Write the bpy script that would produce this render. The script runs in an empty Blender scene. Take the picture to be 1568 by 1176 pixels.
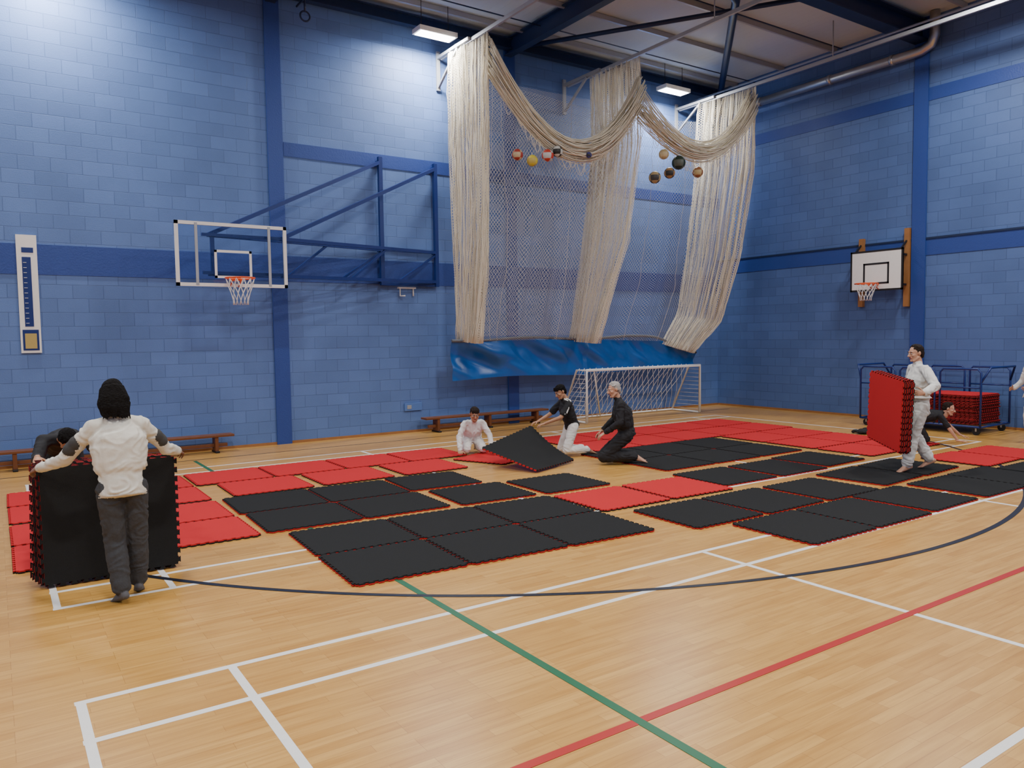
import bpy, bmesh, math, random
import numpy as np
from mathutils import Vector, Matrix, noise
random.seed(7)
V=Vector
N=14.5; E=16.7; CZ=8.6; WX=-9.0; SY=-6.0

# ------------------------------------------------------------------ materials
def mat(name,col,rough=0.6,metal=0.0,bump=0.0,bscale=20,var=0.0,spec=0.4,emit=None):
    m=bpy.data.materials.new(name); m.use_nodes=True
    nt=m.node_tree; b=nt.nodes['Principled BSDF']
    b.inputs['Base Color'].default_value=(*col,1); b.inputs['Roughness'].default_value=rough
    b.inputs['Metallic'].default_value=metal; b.inputs['Specular IOR Level'].default_value=spec
    tc=nt.nodes.new('ShaderNodeTexCoord')
    nz=nt.nodes.new('ShaderNodeTexNoise'); nz.inputs['Scale'].default_value=bscale; nz.inputs['Detail'].default_value=4
    nt.links.new(tc.outputs['Object'],nz.inputs['Vector'])
    v=max(var,0.04)
    mx=nt.nodes.new('ShaderNodeMix'); mx.data_type='RGBA'
    mx.inputs[6].default_value=(*[c*(1-v) for c in col],1); mx.inputs[7].default_value=(*[min(1,c*(1+v)) for c in col],1)
    nt.links.new(nz.outputs['Fac'],mx.inputs[0]); nt.links.new(mx.outputs[2],b.inputs['Base Color'])
    if bump>0:
        bp=nt.nodes.new('ShaderNodeBump'); bp.inputs['Strength'].default_value=bump; bp.inputs['Distance'].default_value=0.02
        nt.links.new(nz.outputs['Fac'],bp.inputs['Height']); nt.links.new(bp.outputs['Normal'],b.inputs['Normal'])
    if emit:
        b.inputs['Emission Color'].default_value=(*emit[0],1); b.inputs['Emission Strength'].default_value=emit[1]
    return m

def block_mat(name,col,axis):
    m=bpy.data.materials.new(name); m.use_nodes=True; nt=m.node_tree; b=nt.nodes['Principled BSDF']; L=nt.links
    g=nt.nodes.new('ShaderNodeNewGeometry'); s=nt.nodes.new('ShaderNodeSeparateXYZ'); c=nt.nodes.new('ShaderNodeCombineXYZ')
    L.new(g.outputs['Position'],s.inputs[0]); L.new(s.outputs[axis],c.inputs[0]); L.new(s.outputs[2],c.inputs[1])
    br=nt.nodes.new('ShaderNodeTexBrick'); L.new(c.outputs[0],br.inputs['Vector'])
    br.inputs['Scale'].default_value=1; br.inputs['Brick Width'].default_value=.45; br.inputs['Row Height'].default_value=.225
    br.inputs['Mortar Size'].default_value=.006; br.inputs['Mortar Smooth'].default_value=.35
    br.inputs['Color1'].default_value=(*[k*1.05 for k in col],1); br.inputs['Color2'].default_value=(*[k*.90 for k in col],1)
    br.inputs['Mortar'].default_value=(*[k*.78 for k in col],1)
    nz=nt.nodes.new('ShaderNodeTexNoise'); nz.inputs['Scale'].default_value=.7; nz.inputs['Detail'].default_value=6
    L.new(c.outputs[0],nz.inputs['Vector'])
    mx=nt.nodes.new('ShaderNodeMix'); mx.data_type='RGBA'; mx.blend_type='MULTIPLY'; mx.inputs[0].default_value=.42
    L.new(br.outputs['Color'],mx.inputs[6]); L.new(nz.outputs['Fac'],mx.inputs[7])
    L.new(mx.outputs[2],b.inputs['Base Color']); b.inputs['Roughness'].default_value=.5; b.inputs['Specular IOR Level'].default_value=.35
    n2=nt.nodes.new('ShaderNodeTexNoise'); n2.inputs['Scale'].default_value=60; L.new(c.outputs[0],n2.inputs['Vector'])
    ma=nt.nodes.new('ShaderNodeMath'); ma.operation='MULTIPLY_ADD'; ma.inputs[1].default_value=-1.0
    L.new(br.outputs['Fac'],ma.inputs[0])
    mb=nt.nodes.new('ShaderNodeMath'); mb.operation='MULTIPLY'; mb.inputs[1].default_value=.4; L.new(n2.outputs['Fac'],mb.inputs[0])
    L.new(mb.outputs[0],ma.inputs[2])
    bp=nt.nodes.new('ShaderNodeBump'); bp.inputs['Strength'].default_value=.7; bp.inputs['Distance'].default_value=.008
    L.new(ma.outputs[0],bp.inputs['Height']); L.new(bp.outputs['Normal'],b.inputs['Normal'])
    return m

def floor_mat():
    m=bpy.data.materials.new('sprung_wood_floor'); m.use_nodes=True; nt=m.node_tree; b=nt.nodes['Principled BSDF']; L=nt.links
    g=nt.nodes.new('ShaderNodeNewGeometry')
    br=nt.nodes.new('ShaderNodeTexBrick'); L.new(g.outputs['Position'],br.inputs['Vector'])
    br.inputs['Scale'].default_value=1; br.inputs['Brick Width'].default_value=.55; br.inputs['Row Height'].default_value=.07
    br.inputs['Mortar Size'].default_value=.0012; br.offset_frequency=3; br.offset=.37
    br.inputs['Color1'].default_value=(.56,.300,.072,1); br.inputs['Color2'].default_value=(.66,.385,.108,1); br.inputs['Mortar'].default_value=(.40,.20,.05,1)
    mp=nt.nodes.new('ShaderNodeMapping'); mp.inputs['Scale'].default_value=(2.2,30,1); L.new(g.outputs['Position'],mp.inputs[0])
    nz=nt.nodes.new('ShaderNodeTexNoise'); nz.inputs['Scale'].default_value=1.0; nz.inputs['Detail'].default_value=6; L.new(mp.outputs[0],nz.inputs['Vector'])
    cr=nt.nodes.new('ShaderNodeValToRGB'); cr.color_ramp.elements[0].position=.3; cr.color_ramp.elements[0].color=(.76,.68,.56,1); cr.color_ramp.elements[1].position=.65; cr.color_ramp.elements[1].color=(1,1,1,1)
    L.new(nz.outputs['Fac'],cr.inputs[0])
    mx=nt.nodes.new('ShaderNodeMix'); mx.data_type='RGBA'; mx.blend_type='MULTIPLY'; mx.inputs[0].default_value=.8
    L.new(br.outputs['Color'],mx.inputs[6]); L.new(cr.outputs[0],mx.inputs[7]); L.new(mx.outputs[2],b.inputs['Base Color'])
    b.inputs['Roughness'].default_value=.31; b.inputs['Specular IOR Level'].default_value=.45
    return m

def net_mat(name,col,cell,line,base=0.0,stretch=None):
    m=bpy.data.materials.new(name); m.use_nodes=True; nt=m.node_tree; L=nt.links
    for n in list(nt.nodes): nt.nodes.remove(n)
    out=nt.nodes.new('ShaderNodeOutputMaterial'); mix=nt.nodes.new('ShaderNodeMixShader'); tr=nt.nodes.new('ShaderNodeBsdfTransparent')
    df=nt.nodes.new('ShaderNodeBsdfDiffuse'); df.inputs[0].default_value=(*col,1)
    tl=nt.nodes.new('ShaderNodeBsdfTranslucent'); tl.inputs[0].default_value=(*col,1)
    m2=nt.nodes.new('ShaderNodeMixShader'); m2.inputs[0].default_value=.3; L.new(df.outputs[0],m2.inputs[1]); L.new(tl.outputs[0],m2.inputs[2])
    uv=nt.nodes.new('ShaderNodeUVMap'); sp=nt.nodes.new('ShaderNodeSeparateXYZ'); L.new(uv.outputs[0],sp.inputs[0])
    def M(op,a,b=None):
        n=nt.nodes.new('ShaderNodeMath'); n.operation=op
        if isinstance(a,(int,float)): n.inputs[0].default_value=a
        else: L.new(a,n.inputs[0])
        if b is not None:
            if isinstance(b,(int,float)): n.inputs[1].default_value=b
            else: L.new(b,n.inputs[1])
        return n.outputs[0]
    a=M('ADD',sp.outputs[0],sp.outputs[1]); c=M('SUBTRACT',sp.outputs[0],sp.outputs[1])
    def ln(x):
        fr=M('FRACT',M('DIVIDE',x,cell)); return M('LESS_THAN',fr,line/cell)
    fac=M('MAXIMUM',ln(a),ln(c))
    if stretch:
        mp=nt.nodes.new('ShaderNodeMapping'); mp.inputs['Scale'].default_value=stretch; L.new(uv.outputs[0],mp.inputs[0])
        nz=nt.nodes.new('ShaderNodeTexNoise'); nz.inputs['Scale'].default_value=1; nz.inputs['Detail'].default_value=5; L.new(mp.outputs[0],nz.inputs['Vector'])
        n2=M('GREATER_THAN',nz.outputs['Fac'],1-base); fac=M('MAXIMUM',fac,n2)
    L.new(fac,mix.inputs[0]); L.new(tr.outputs[0],mix.inputs[1]); L.new(m2.outputs[0],mix.inputs[2]); L.new(mix.outputs[0],out.inputs[0])
    return m

WHITE=mat('painted_white',(.8,.8,.78),.45)
NAVY=mat('navy_steel_paint',(.012,.025,.075),.4)
ROYAL=mat('royal_blue_steel',(.010,.028,.16),.35)
DKB=mat('dark_blue_wall_paint',(.026,.062,.27),.5,bump=.2,bscale=40)
BLACK=mat('black_paint',(.012,.012,.014),.5)
MATB=mat('black_foam',(.020,.021,.022),.95,bump=.3,bscale=220,var=.2,spec=.15)
MATR=mat('red_foam',(.52,.022,.026),.85,bump=.2,bscale=220,var=.08,spec=.2)
WOOD=mat('varnished_wood',(.16,.055,.02),.45,var=.25,bscale=8)
WOODL=mat('pale_batten_wood',(.33,.15,.05),.5,var=.2,bscale=8)
ORANGE=mat('orange_rim',(.75,.10,.02),.4)
CORD=mat('white_cord',(.75,.75,.75),.8)
CREAM=mat('cream_net_cord',(.76,.70,.57),.9)
STEEL=mat('galvanised_steel',(.5,.5,.5),.35,metal=.9)
GREYW=mat('light_grey_steel',(.38,.40,.43),.45,metal=.3)
VINYL=mat('blue_vinyl',(.005,.100,.38),.32,bump=.25,bscale=6,spec=.6)

# ------------------------------------------------------------------ mesh builder
class MB:
    def __init__(s): s.v=[];s.f=[];s.m=[];s.sm=[];s.mats=[]
    def mi(s,m):
        if m not in s.mats: s.mats.append(m)
        return s.mats.index(m)
    def face(s,idx,m,smooth=False): s.f.append(idx); s.m.append(s.mi(m)); s.sm.append(smooth)
    def box(s,a,b,m,M=None):
        i=len(s.v)
        for z in (a[2],b[2]):
            for (x,y) in ((a[0],a[1]),(b[0],a[1]),(b[0],b[1]),(a[0],b[1])):
                p=V((x,y,z)); s.v.append(tuple(M@p if M else p))
        for q in ((0,3,2,1),(4,5,6,7),(0,1,5,4),(1,2,6,5),(2,3,7,6),(3,0,4,7)): s.face([i+k for k in q],m)
    def beam(s,p,q,w,h,m,up=V((0,0,1))):
        p=V(p);q=V(q);d=(q-p).normalized()
        if abs(d.dot(up))>.98: up=V((0,1,0))
        x=d.cross(up).normalized(); u=x.cross(d)
        i=len(s.v)
        for c in (p,q):
            for (a,b) in ((-1,-1),(1,-1),(1,1),(-1,1)): s.v.append(tuple(c+x*a*w/2+u*b*h/2))
        for f in ((0,1,2,3),(7,6,5,4),(0,4,5,1),(1,5,6,2),(2,6,7,3),(3,7,4,0)): s.face([i+k for k in f],m)
    def tube(s,pts,r,m,seg=8,closed=False):
        pts=[V(p) for p in pts]; n=len(pts); i=len(s.v)
        ref=None
        for k,p in enumerate(pts):
            if closed: d=(pts[(k+1)%n]-pts[k-1])
            else: d=pts[min(k+1,n-1)]-pts[max(k-1,0)]
            d.normalize()
            if ref is None: ref=V((0,0,1)) if abs(d.z)<.9 else V((1,0,0))
            x=ref-d*ref.dot(d)
            if x.length<1e-4: x=V((1,.3,.2)); x=x-d*x.dot(d)
            x.normalize(); ref=x; y=d.cross(x)
            for j in range(seg):
                a=2*math.pi*j/seg; s.v.append(tuple(p+x*math.cos(a)*r+y*math.sin(a)*r))
        for k in range(n if closed else n-1):
            k2=(k+1)%n
            for j in range(seg):
                j2=(j+1)%seg; s.face([i+k*seg+j,i+k*seg+j2,i+k2*seg+j2,i+k2*seg+j],m,True)
        if not closed:
            s.face([i+j for j in range(seg)][::-1],m); s.face([i+(n-1)*seg+j for j in range(seg)],m)
    def ell(s,c,r,m,seg=16,rings=10,alt=None):
        i=len(s.v); c=V(c)
        for a in range(rings+1):
            t=math.pi*a/rings
            for b in range(seg):
                u=2*math.pi*b/seg; p=V((math.sin(t)*math.cos(u)*r[0],math.sin(t)*math.sin(u)*r[1],math.cos(t)*r[2]))
                s.v.append(tuple(c+p))
        for a in range(rings):
            for b in range(seg):
                b2=(b+1)%seg; mm=m
                if alt and ((a*3//rings)+(b*4//seg))%2: mm=alt
                s.face([i+a*seg+b,i+(a+1)*seg+b,i+(a+1)*seg+b2,i+a*seg+b2],mm,True)
    def poly_prism(s,pts,z0,z1,mt,ms,mb):
        n=len(pts); i=len(s.v)
        for z in (z0,z1):
            for p in pts: s.v.append((p[0],p[1],z))
        s.face(list(range(i,i+n))[::-1],mb); s.face(list(range(i+n,i+2*n)),mt)
        for k in range(n):
            k2=(k+1)%n; s.face([i+k,i+k2,i+n+k2,i+n+k],ms)
    def obj(s,name,parent=None,bevel=0):
        me=bpy.data.meshes.new(name); me.from_pydata(s.v,[],s.f)
        for m in s.mats: me.materials.append(m)
        me.polygons.foreach_set('material_index',s.m); me.polygons.foreach_set('use_smooth',s.sm); me.update()
        o=bpy.data.objects.new(name,me); bpy.context.collection.objects.link(o)
        if parent: o.parent=parent
        if bevel:
            b=o.modifiers.new('bv','BEVEL'); b.width=bevel; b.segments=2; b.limit_method='ANGLE'
        return o
def empty(name,loc=(0,0,0)):
    o=bpy.data.objects.new(name,None); o.location=loc; o.empty_display_size=.1; bpy.context.collection.objects.link(o); return o

# ------------------------------------------------------------------ room shell
WN=block_mat('blue_blockwork_north',(.138,.245,.57),0); WE=block_mat('blue_blockwork_east',(.108,.190,.45),1)  # east copy of the same blue is darkened: its dimmer light is in the colour
def simple(name,a,b,m):
    B=MB(); B.box(a,b,m); return B.obj(name)
simple('wall_north',(WX-.2,N,0),(E+.2,N+.2,CZ),WN)
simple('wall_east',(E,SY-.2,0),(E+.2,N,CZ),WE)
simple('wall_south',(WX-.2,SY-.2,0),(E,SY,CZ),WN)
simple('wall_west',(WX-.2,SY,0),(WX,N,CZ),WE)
simple('floor',(WX-.2,SY-.2,-.1),(E+.2,N+.2,0),floor_mat())
cm=bpy.data.materials.new('profiled_roof_sheet'); cm.use_nodes=True; nt=cm.node_tree; b=nt.nodes['Principled BSDF']
b.inputs['Base Color'].default_value=(.48,.55,.58,1); b.inputs['Roughness'].default_value=.6
g=nt.nodes.new('ShaderNodeNewGeometry'); w=nt.nodes.new('ShaderNodeTexWave'); w.bands_direction='X'; w.inputs['Scale'].default_value=1.6; w.wave_profile='SAW'
nt.links.new(g.outputs['Position'],w.inputs['Vector']); bp=nt.nodes.new('ShaderNodeBump'); bp.inputs['Distance'].default_value=.05; bp.inputs['Strength'].default_value=.8
nt.links.new(w.outputs['Fac'],bp.inputs['Height']); nt.links.new(bp.outputs['Normal'],b.inputs['Normal'])
simple('ceiling',(WX-.2,SY-.2,CZ),(E+.2,N+.2,CZ+.1),cm)

B=MB(); B.box((WX,N-.012,3.08),(E,N,3.56),DKB); B.box((4.68,N-.012,5.42),(E,N,5.68),DKB); B.obj('trim_1')
B=MB(); B.box((E-.012,SY,3.60),(E,N-.02,3.96),DKB); B.box((E-.012,SY,6.85),(E,N-.02,7.12),DKB)
B.box((E-.03,SY,3.94),(E,N-.02,3.98),NAVY); B.obj('trim_2')  # navy strip paints in the dark shadow line along the band's top
B=MB()
for x0 in (-.9,4.38,9.66): B.box((x0,N-.05,0),(x0+.28,N-.013,CZ),DKB)
B.obj('trim_3')
B=MB(); B.box((E-.05,8.78,0),(E-.013,9.08,CZ),DKB); B.box((E-.05,3.0,0),(E-.013,3.3,CZ),DKB); B.obj('trim_4')
B=MB(); B.box((WX,N-.02,0),(E-.02,N-.001,.05),WOODL); B.obj('baseboard_north')
B=MB(); B.box((E-.02,SY,0),(E-.001,N-.03,.05),WOODL); B.obj('baseboard_east')

B=MB()
def ibeam(p,q,h=.34,w=.18):
    p=V(p);q=V(q)
    B.beam(p+V((0,0,h/2)),q+V((0,0,h/2)),w,.025,NAVY); B.beam(p-V((0,0,h/2)),q-V((0,0,h/2)),w,.025,NAVY); B.beam(p,q,.02,h,NAVY)
for x in (-.8,4.5,9.75): ibeam((x,N-.05,8.35),(x,SY,8.35))
ibeam((WX,N-.2,8.38),(E-.05,N-.2,8.38),.2,.16)
ibeam((E-.05,8.93,8.3),(9.8,8.93,8.3),.4,.3)
ibeam((E-.05,3.1,8.3),(9.8,3.1,8.3),.4,.3)
B.tube([(16.3,14.1,8.3),(12.0,10.0,8.3),(9.8,8.9,8.3)],.08,NAVY)
B.tube([(9.8,14.2,8.3),(13.2,9.0,8.3)],.05,NAVY)
B.obj('roof_steel_beams')
B=MB()
for y in np.arange(-5,14,1.45): B.beam((WX,y,8.54),(E-.03,y,8.54),.05,.1,GREYW)
for y in (13.2,10.6,6.5): B.tube([(WX,y,8.42),(E-.05,y,8.42)],.014,NAVY,6)
B.obj('roof_purlins')

B=MB()
RX=[8.05,11.4,15.1]; RZ=7.8
for x in RX:
    B.beam((x,N-.1,RZ),(x,-5.9,RZ),.05,.07,GREYW)
    B.box((x-.09,N-.05,7.15),(x-.01,N-.002,7.95),GREYW)
    B.beam((x-.05,N-.05,RZ+.02),(x-.05,N-1.3,RZ+.02),.06,.06,GREYW)
    B.beam((x-.05,N-.05,7.22),(x-.05,N-.85,RZ-.02),.045,.045,GREYW)
    for y in (10,6,2,-2): B.tube([(x,y,RZ),(x,y,8.58)],.012,GREYW,6)
B.tube([(15.35,N-.2,8.0),(15.35,-5.9,8.0)],.025,GREYW)
B.obj('cricket_net_rails')
B=MB(); B.tube([(E-.18,N-.3,7.87),(E-.18,9.1,7.87),(E-.18,8.85,7.88),(E-.19,8.66,7.95),(E-.21,8.58,8.1),(E-.22,8.58,8.58)],.1,STEEL,16)
for y in (13,11,9.5): B.tube([(E-.18,y-.04,7.87),(E-.18,y+.04,7.87)],.115,STEEL,16)
B.obj('flue_pipe')
B=MB(); B.tube([(5.0,N-.06,8.2),(5.0,N-.5,8.2),(5.0,N-.5,7.95)],.02,NAVY); B.tube([(5.0+.09*math.cos(a),N-.5,7.87+.09*math.sin(a)) for a in np.linspace(0,6.28,16,endpoint=False)],.018,NAVY,6,True)
B.obj('wall_pulley')

# ------------------------------------------------------------------ lights
LAMP=mat('lamp_lens',(1,1,1),.5,emit=((1,.98,.95),14))
def fixture(x,y,z,power):
    e=empty('ceiling_light',(x,y,z))
    B=MB(); B.box((-.42,-.17,0),(.42,.17,.09),WHITE); B.box((-.38,-.14,-.012),(.38,.14,0),LAMP)
    for sx in (-.3,.3): B.tube([(sx,0,.09),(sx,0,CZ-z-.02)],.008,BLACK,6)
    B.obj('housing',e)
    l=bpy.data.lights.new('lamp','AREA'); l.shape='RECTANGLE'; l.size=.74; l.size_y=.26; l.energy=power; l.color=(1,.975,.94)
    o=bpy.data.objects.new('lamp',l); o.location=(0,0,-.03); bpy.context.collection.objects.link(o); o.parent=e
for x in (-5.5,.85,7.55,14.2): fixture(x,13.75,7.95,200)
for x in (-5.5,.85,7.55,14.2):
    for y in (7.0,2.2,-3.0): fixture(x,y,8.0,210)

# ------------------------------------------------------------------ court markings
B=MB()
LW=mat('white_line_paint',(.82,.82,.80),.4); LG=mat('green_line_paint',(.015,.13,.06),.4); LR=mat('red_line_paint',(.42,.018,.015),.4); LK=mat('black_line_paint',(.012,.014,.025),.4)
def lx(y,x0,x1,m,z=.0015,w=.05): B.box((x0,y-w/2,.0003),(x1,y+w/2,z),m)
def ly(x,y0,y1,m,z=.0018,w=.05): B.box((x-w/2,y0,.0003),(x+w/2,y1,z),m)
for y in (4.78,4.28): lx(y,.28,14.52,LW)
for y in (-1.28,-.78): lx(y,.28,14.52,LW)
for x in (.31,1.12,13.68,14.49): ly(x,-1.28,4.8,LW)
for x in (5.3,9.5): ly(x,-1.28,4.8,LW)
lx(1.65,.31,5.3,LW); lx(1.65,9.5,14.49,LW)
for y in (6.6,7.05,12.2,12.66): lx(y,.28,14.52,LW)
for x in (.31,1.12,13.68,14.49): ly(x,6.6,12.68,LW)
for x in (5.3,9.5): ly(x,6.6,12.68,LW)
lx(2.84,-8.5,16.2,LR,.0024,.055); ly(2.68,-5.5,13.4,LG,.0027,.055)
lx(13.5,-8,16,LK,.0012,.04)
cx,cy,r=7.4,11.2,7.62; i0=len(B.v); n=140; a0=math.radians(205); a1=math.radians(335)
for k in range(n+1):
    a=a0+(a1-a0)*k/n
    for rr in (r-.028,r+.028): B.v.append((cx+rr*math.cos(a),cy+rr*math.sin(a),.0031))
for k in range(n): B.face([i0+2*k,i0+2*k+1,i0+2*k+3,i0+2*k+2],LK)
B.obj('court_markings')

# ------------------------------------------------------------------ foam mats
MW,MD=1.055,1.0
def mat_mesh(up,dn,name):
    B=MB(); t=.022
    pts=[]; nt_=12; dp=.022
    cs=[(-MW/2+dp,-MD/2+dp),(MW/2-dp,-MD/2+dp),(MW/2-dp,MD/2-dp),(-MW/2+dp,MD/2-dp)]
    for k in range(4):
        a=V((*cs[k],0)); c=V((*cs[(k+1)%4],0)); d=c-a; L=d.length; d.normalize(); nn=V((d.y,-d.x,0))
        pts.append((a.x,a.y))
        for j in range(nt_):
            s0=(j+.25)/nt_*L; s1=(j+.75)/nt_*L
            for (s,o) in ((s0+.008,0),(s0-.006,dp),(s1+.006,dp),(s1-.008,0)):
                p=a+d*s+nn*o; pts.append((p.x,p.y))
    B.poly_prism(pts,.004,.004+t*.5,dn,dn,dn); B.poly_prism([(x*.996,y*.996) for x,y in pts],.004+t*.5,.004+t,up,up,up)
    me_o=B.obj(name); me=me_o.data; bpy.data.objects.remove(me_o); return me
ME_B=mat_mesh(MATB,MATR,'mat_black_up'); ME_R=mat_mesh(MATR,MATB,'mat_red_up')
def put_mat(x,y,c,rot=None):
    o=bpy.data.objects.new('foam_mat',ME_B if c=='k' else ME_R); bpy.context.collection.objects.link(o)
    o.location=(x,y,0); o.rotation_euler=(0,0,math.radians(random.uniform(-.7,.7) if rot is None else rot))
for y in (8.3,9.33,10.43,11.47):
    for x in (.58,1.65): put_mat(x,y,'r')
for x in (2.98,4.16,5.38): put_mat(x,10.45,'r')
for x in (2.75,3.83,4.91,5.99): put_mat(x,11.5,'r')
put_mat(6.74,10.5,'r',24)
for x in (8.95,10.03,11.1,12.17,13.24):
    for y in (10.42,11.46): put_mat(x,y,'r')
for x in (12.0,13.07):
    for y in (9.38,8.36,7.32): put_mat(x,y,'r')
for p in ((12.38,5.78,1),(13.46,5.74,0),(13.3,4.7,-1)): put_mat(p[0],p[1],'r',p[2])
M1=Matrix.Rotation(math.radians(-3),4,'Z')
for i in range(3):
    for j in range(2):
        p=M1@V((.53+i*1.066,.5+j*1.01,0)); put_mat(2.30+p.x,5.71+p.y,'k',-3)
for (x,y,r_) in ((2.78,9.36,-2),(3.85,9.32,-2),(2.79,8.33,-2),(3.86,8.29,-2),(4.95,9.33,-4),(5.05,8.21,-3),(6.21,8.14,-1)): put_mat(x,y,'k',r_)
put_mat(6.14,6.98,'r',-1); put_mat(7.24,6.96,'r',-2)
for (x,y,r_) in ((6.38,5.82,-1),(7.47,5.81,1),(8.60,5.80,0),(8.34,7.12,-1),(9.47,7.1,0),(10.6,7.2,3),(6.78,4.76,0),(7.84,4.76,0),(8.97,4.8,2),(9.9,5.93,4),(10.98,5.98,4),(10.2,4.8,0),(11.26,4.82,0),(12.2,4.64,0)): put_mat(x,y,'k',r_)
for x in (8.53,9.6,10.68):
    for y in (8.38,9.39): put_mat(x,y,'k',0)

e=empty('foam_mat_stack_upright',(.77,7.20,0))
for k in range(5):
    o=bpy.data.objects.new('mat_%d'%(k+1),ME_B); bpy.context.collection.objects.link(o); o.parent=e
    tilt=[0,1,2.5,5,8][k]; y=[0,.035,.075,.13,.2][k]
    o.matrix_local=Matrix.Translation((random.uniform(-.02,.01)-.012*k,y,.510))@Matrix.Rotation(math.radians(90-tilt*.6),4,'X')@Matrix.Rotation(math.radians(-.5*k),4,'Z')
e=empty('foam_mat_stack_carried',(10.37,5.91,.88))
wd_=V((.588,.809,0)).normalized(); nrm=V((-.809,.588,0)).normalized(); zz=V((0,0,1))
R3=Matrix((-wd_,zz,nrm)).transposed().to_4x4()
for k in range(6):
    o=bpy.data.objects.new('mat_%d'%(k+1),ME_R); bpy.context.collection.objects.link(o); o.parent=e
    o.matrix_local=Matrix.Translation(nrm*(.06-.0265*k)+zz*random.uniform(-.012,.012)+wd_*random.uniform(-.012,.012))@Matrix.Rotation(math.radians(-5),4,nrm)@R3
B=MB(); P00=V((6.45,8.96,.03)); P10=V((7.46,9.36,.03)); P01=V((6.10,9.88,.28)); P11=V((7.22,10.16,.50)); n=30
def lift(u,v,off):
    p=(P00*(1-u)*(1-v)+P10*u*(1-v)+P01*(1-u)*v+P11*u*v); p=p+V((0,0,-.05*math.sin(math.pi*v)*u)); return (p.x,p.y,max(.028,p.z)+off)
for off in (0,.024):
    for a in range(n+1):
        for c in range(n+1):
            u=a/n; v=c/n
            if a in(0,n) and (c//1)%2: u+=(-.02 if a==0 else .02)
            if c in(0,n) and (a//1)%2: v+=(-.02 if c==0 else .02)
            B.v.append(lift(u,v,off))
K=(n+1)**2
for a in range(n):
    for c in range(n):
        q=[a*(n+1)+c,(a+1)*(n+1)+c,(a+1)*(n+1)+c+1,a*(n+1)+c+1]
        B.face([K+k for k in q],MATB); B.face(q[::-1],MATR)
bd=[a*(n+1) for a in range(n)]+[n*(n+1)+c for c in range(n)]+[a*(n+1)+n for a in range(n,0,-1)]+[c for c in range(n,0,-1)]
for k in range(len(bd)):
    a=bd[k]; c=bd[(k+1)%len(bd)]; B.face([a,c,K+c,K+a],MATR if k%2 else MATB)
B.obj('foam_mat')

# ------------------------------------------------------------------ wall things
B=MB(); B.box((.37,N-.04,1.83),(.65,N-.016,3.70),WHITE); B.box((.44,N-.045,2.25),(.56,N-.04,3.35),ROYAL); B.box((.40,N-.045,1.87),(.62,N-.04,2.2),ROYAL)
B.box((.43,N-.048,1.9),(.59,N-.045,2.14),mat('ochre_panel',(.45,.35,.12),.5))
for z in np.arange(2.3,3.3,.08): B.box((.455,N-.05,z),(.50,N-.045,z+.006),WHITE)
B.box((.44,N-.046,3.42),(.60,N-.04,3.5),ROYAL)
B.obj('jump_height_scale')
B=MB(); B.box((7.05,N-.05,.46),(7.45,N-.016,.62),mat('grey_blue_plastic',(.10,.2,.5),.4)); B.box((7.1,N-.06,.5),(7.2,N-.05,.58),GREYW); B.obj('power_socket',bevel=.004)
B=MB(); B.box((6.95,N-.08,3.0),(7.35,N-.016,3.03),WHITE); B.tube([(7.0,N-.05,3.0),(7.0,N-.05,2.85),(7.08,N-.12,2.85)],.015,WHITE); B.tube([(7.3,N-.05,3.0),(7.3,N-.05,2.85)],.015,WHITE); B.obj('winch_bracket')

GL=bpy.data.materials.new('clear_glass_board'); GL.use_nodes=True; nt=GL.node_tree
for n_ in list(nt.nodes): nt.nodes.remove(n_)
o_=nt.nodes.new('ShaderNodeOutputMaterial'); mx=nt.nodes.new('ShaderNodeMixShader'); t_=nt.nodes.new('ShaderNodeBsdfTransparent'); g_=nt.nodes.new('ShaderNodeBsdfGlossy'); g_.inputs['Roughness'].default_value=.03
t_.inputs[0].default_value=(.9,.94,1,1); lwt=nt.nodes.new('ShaderNodeFresnel'); lwt.inputs[0].default_value=1.5
nt.links.new(lwt.outputs[0],mx.inputs[0]); nt.links.new(t_.outputs[0],mx.inputs[1]); nt.links.new(g_.outputs[0],mx.inputs[2]); nt.links.new(mx.outputs[0],o_.inputs[0])

def hoop(B,c,r,out,drop=.42):
    c=V(c); ring=[c+V((r*math.cos(a),r*math.sin(a),0)) for a in np.linspace(0,2*math.pi,32,endpoint=False)]
    B.tube(ring,.013,ORANGE,8,True)
    B.beam(c-V(out)*r,c-V(out)*(r+.16),.14,.05,ORANGE)
    for sgn in(-1,1):
        side=V((out[1],out[0],0))*sgn*.07
        B.tube([c-V(out)*(r+.15)+side-V((0,0,.12)),c-V(out)*(r*.75)+side],.010,ORANGE,6)
    K=12
    for k in range(K):
        for s in (-1,1):
            pts=[]
            for t in np.linspace(0,1,7):
                a=2*math.pi*(k+s*t*1.8)/K; rr=r*(1-.48*min(1,t*1.25)); pts.append(c+V((rr*math.cos(a),rr*math.sin(a),-.01-drop*t)))
            B.tube(pts,.0055,CORD,4)
e=empty('basketball_goal')
BX0,BX1,BZ0,BZ1,BY=2.47,4.26,2.87,3.91,13.2
B=MB(); B.box((BX0+.01,BY-.006,BZ0+.01),(BX1-.01,BY+.006,BZ1-.01),GL); B.obj('glass_backboard',e)
B=MB(); w=.055
for (a,b_) in (((BX0,BZ0),(BX1,BZ0+w)),((BX0,BZ1-w),(BX1,BZ1)),((BX0,BZ0),(BX0+w,BZ1)),((BX1-w,BZ0),(BX1,BZ1))): B.box((a[0],BY-.02,a[1]),(b_[0],BY+.02,b_[1]),WHITE)
cxm=(BX0+BX1)/2
for x in (BX0+.32,BX1-.30): B.box((x-.022,BY-.030,BZ0+.02),(x+.022,BY-.010,BZ1-.02),GREYW)
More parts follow.
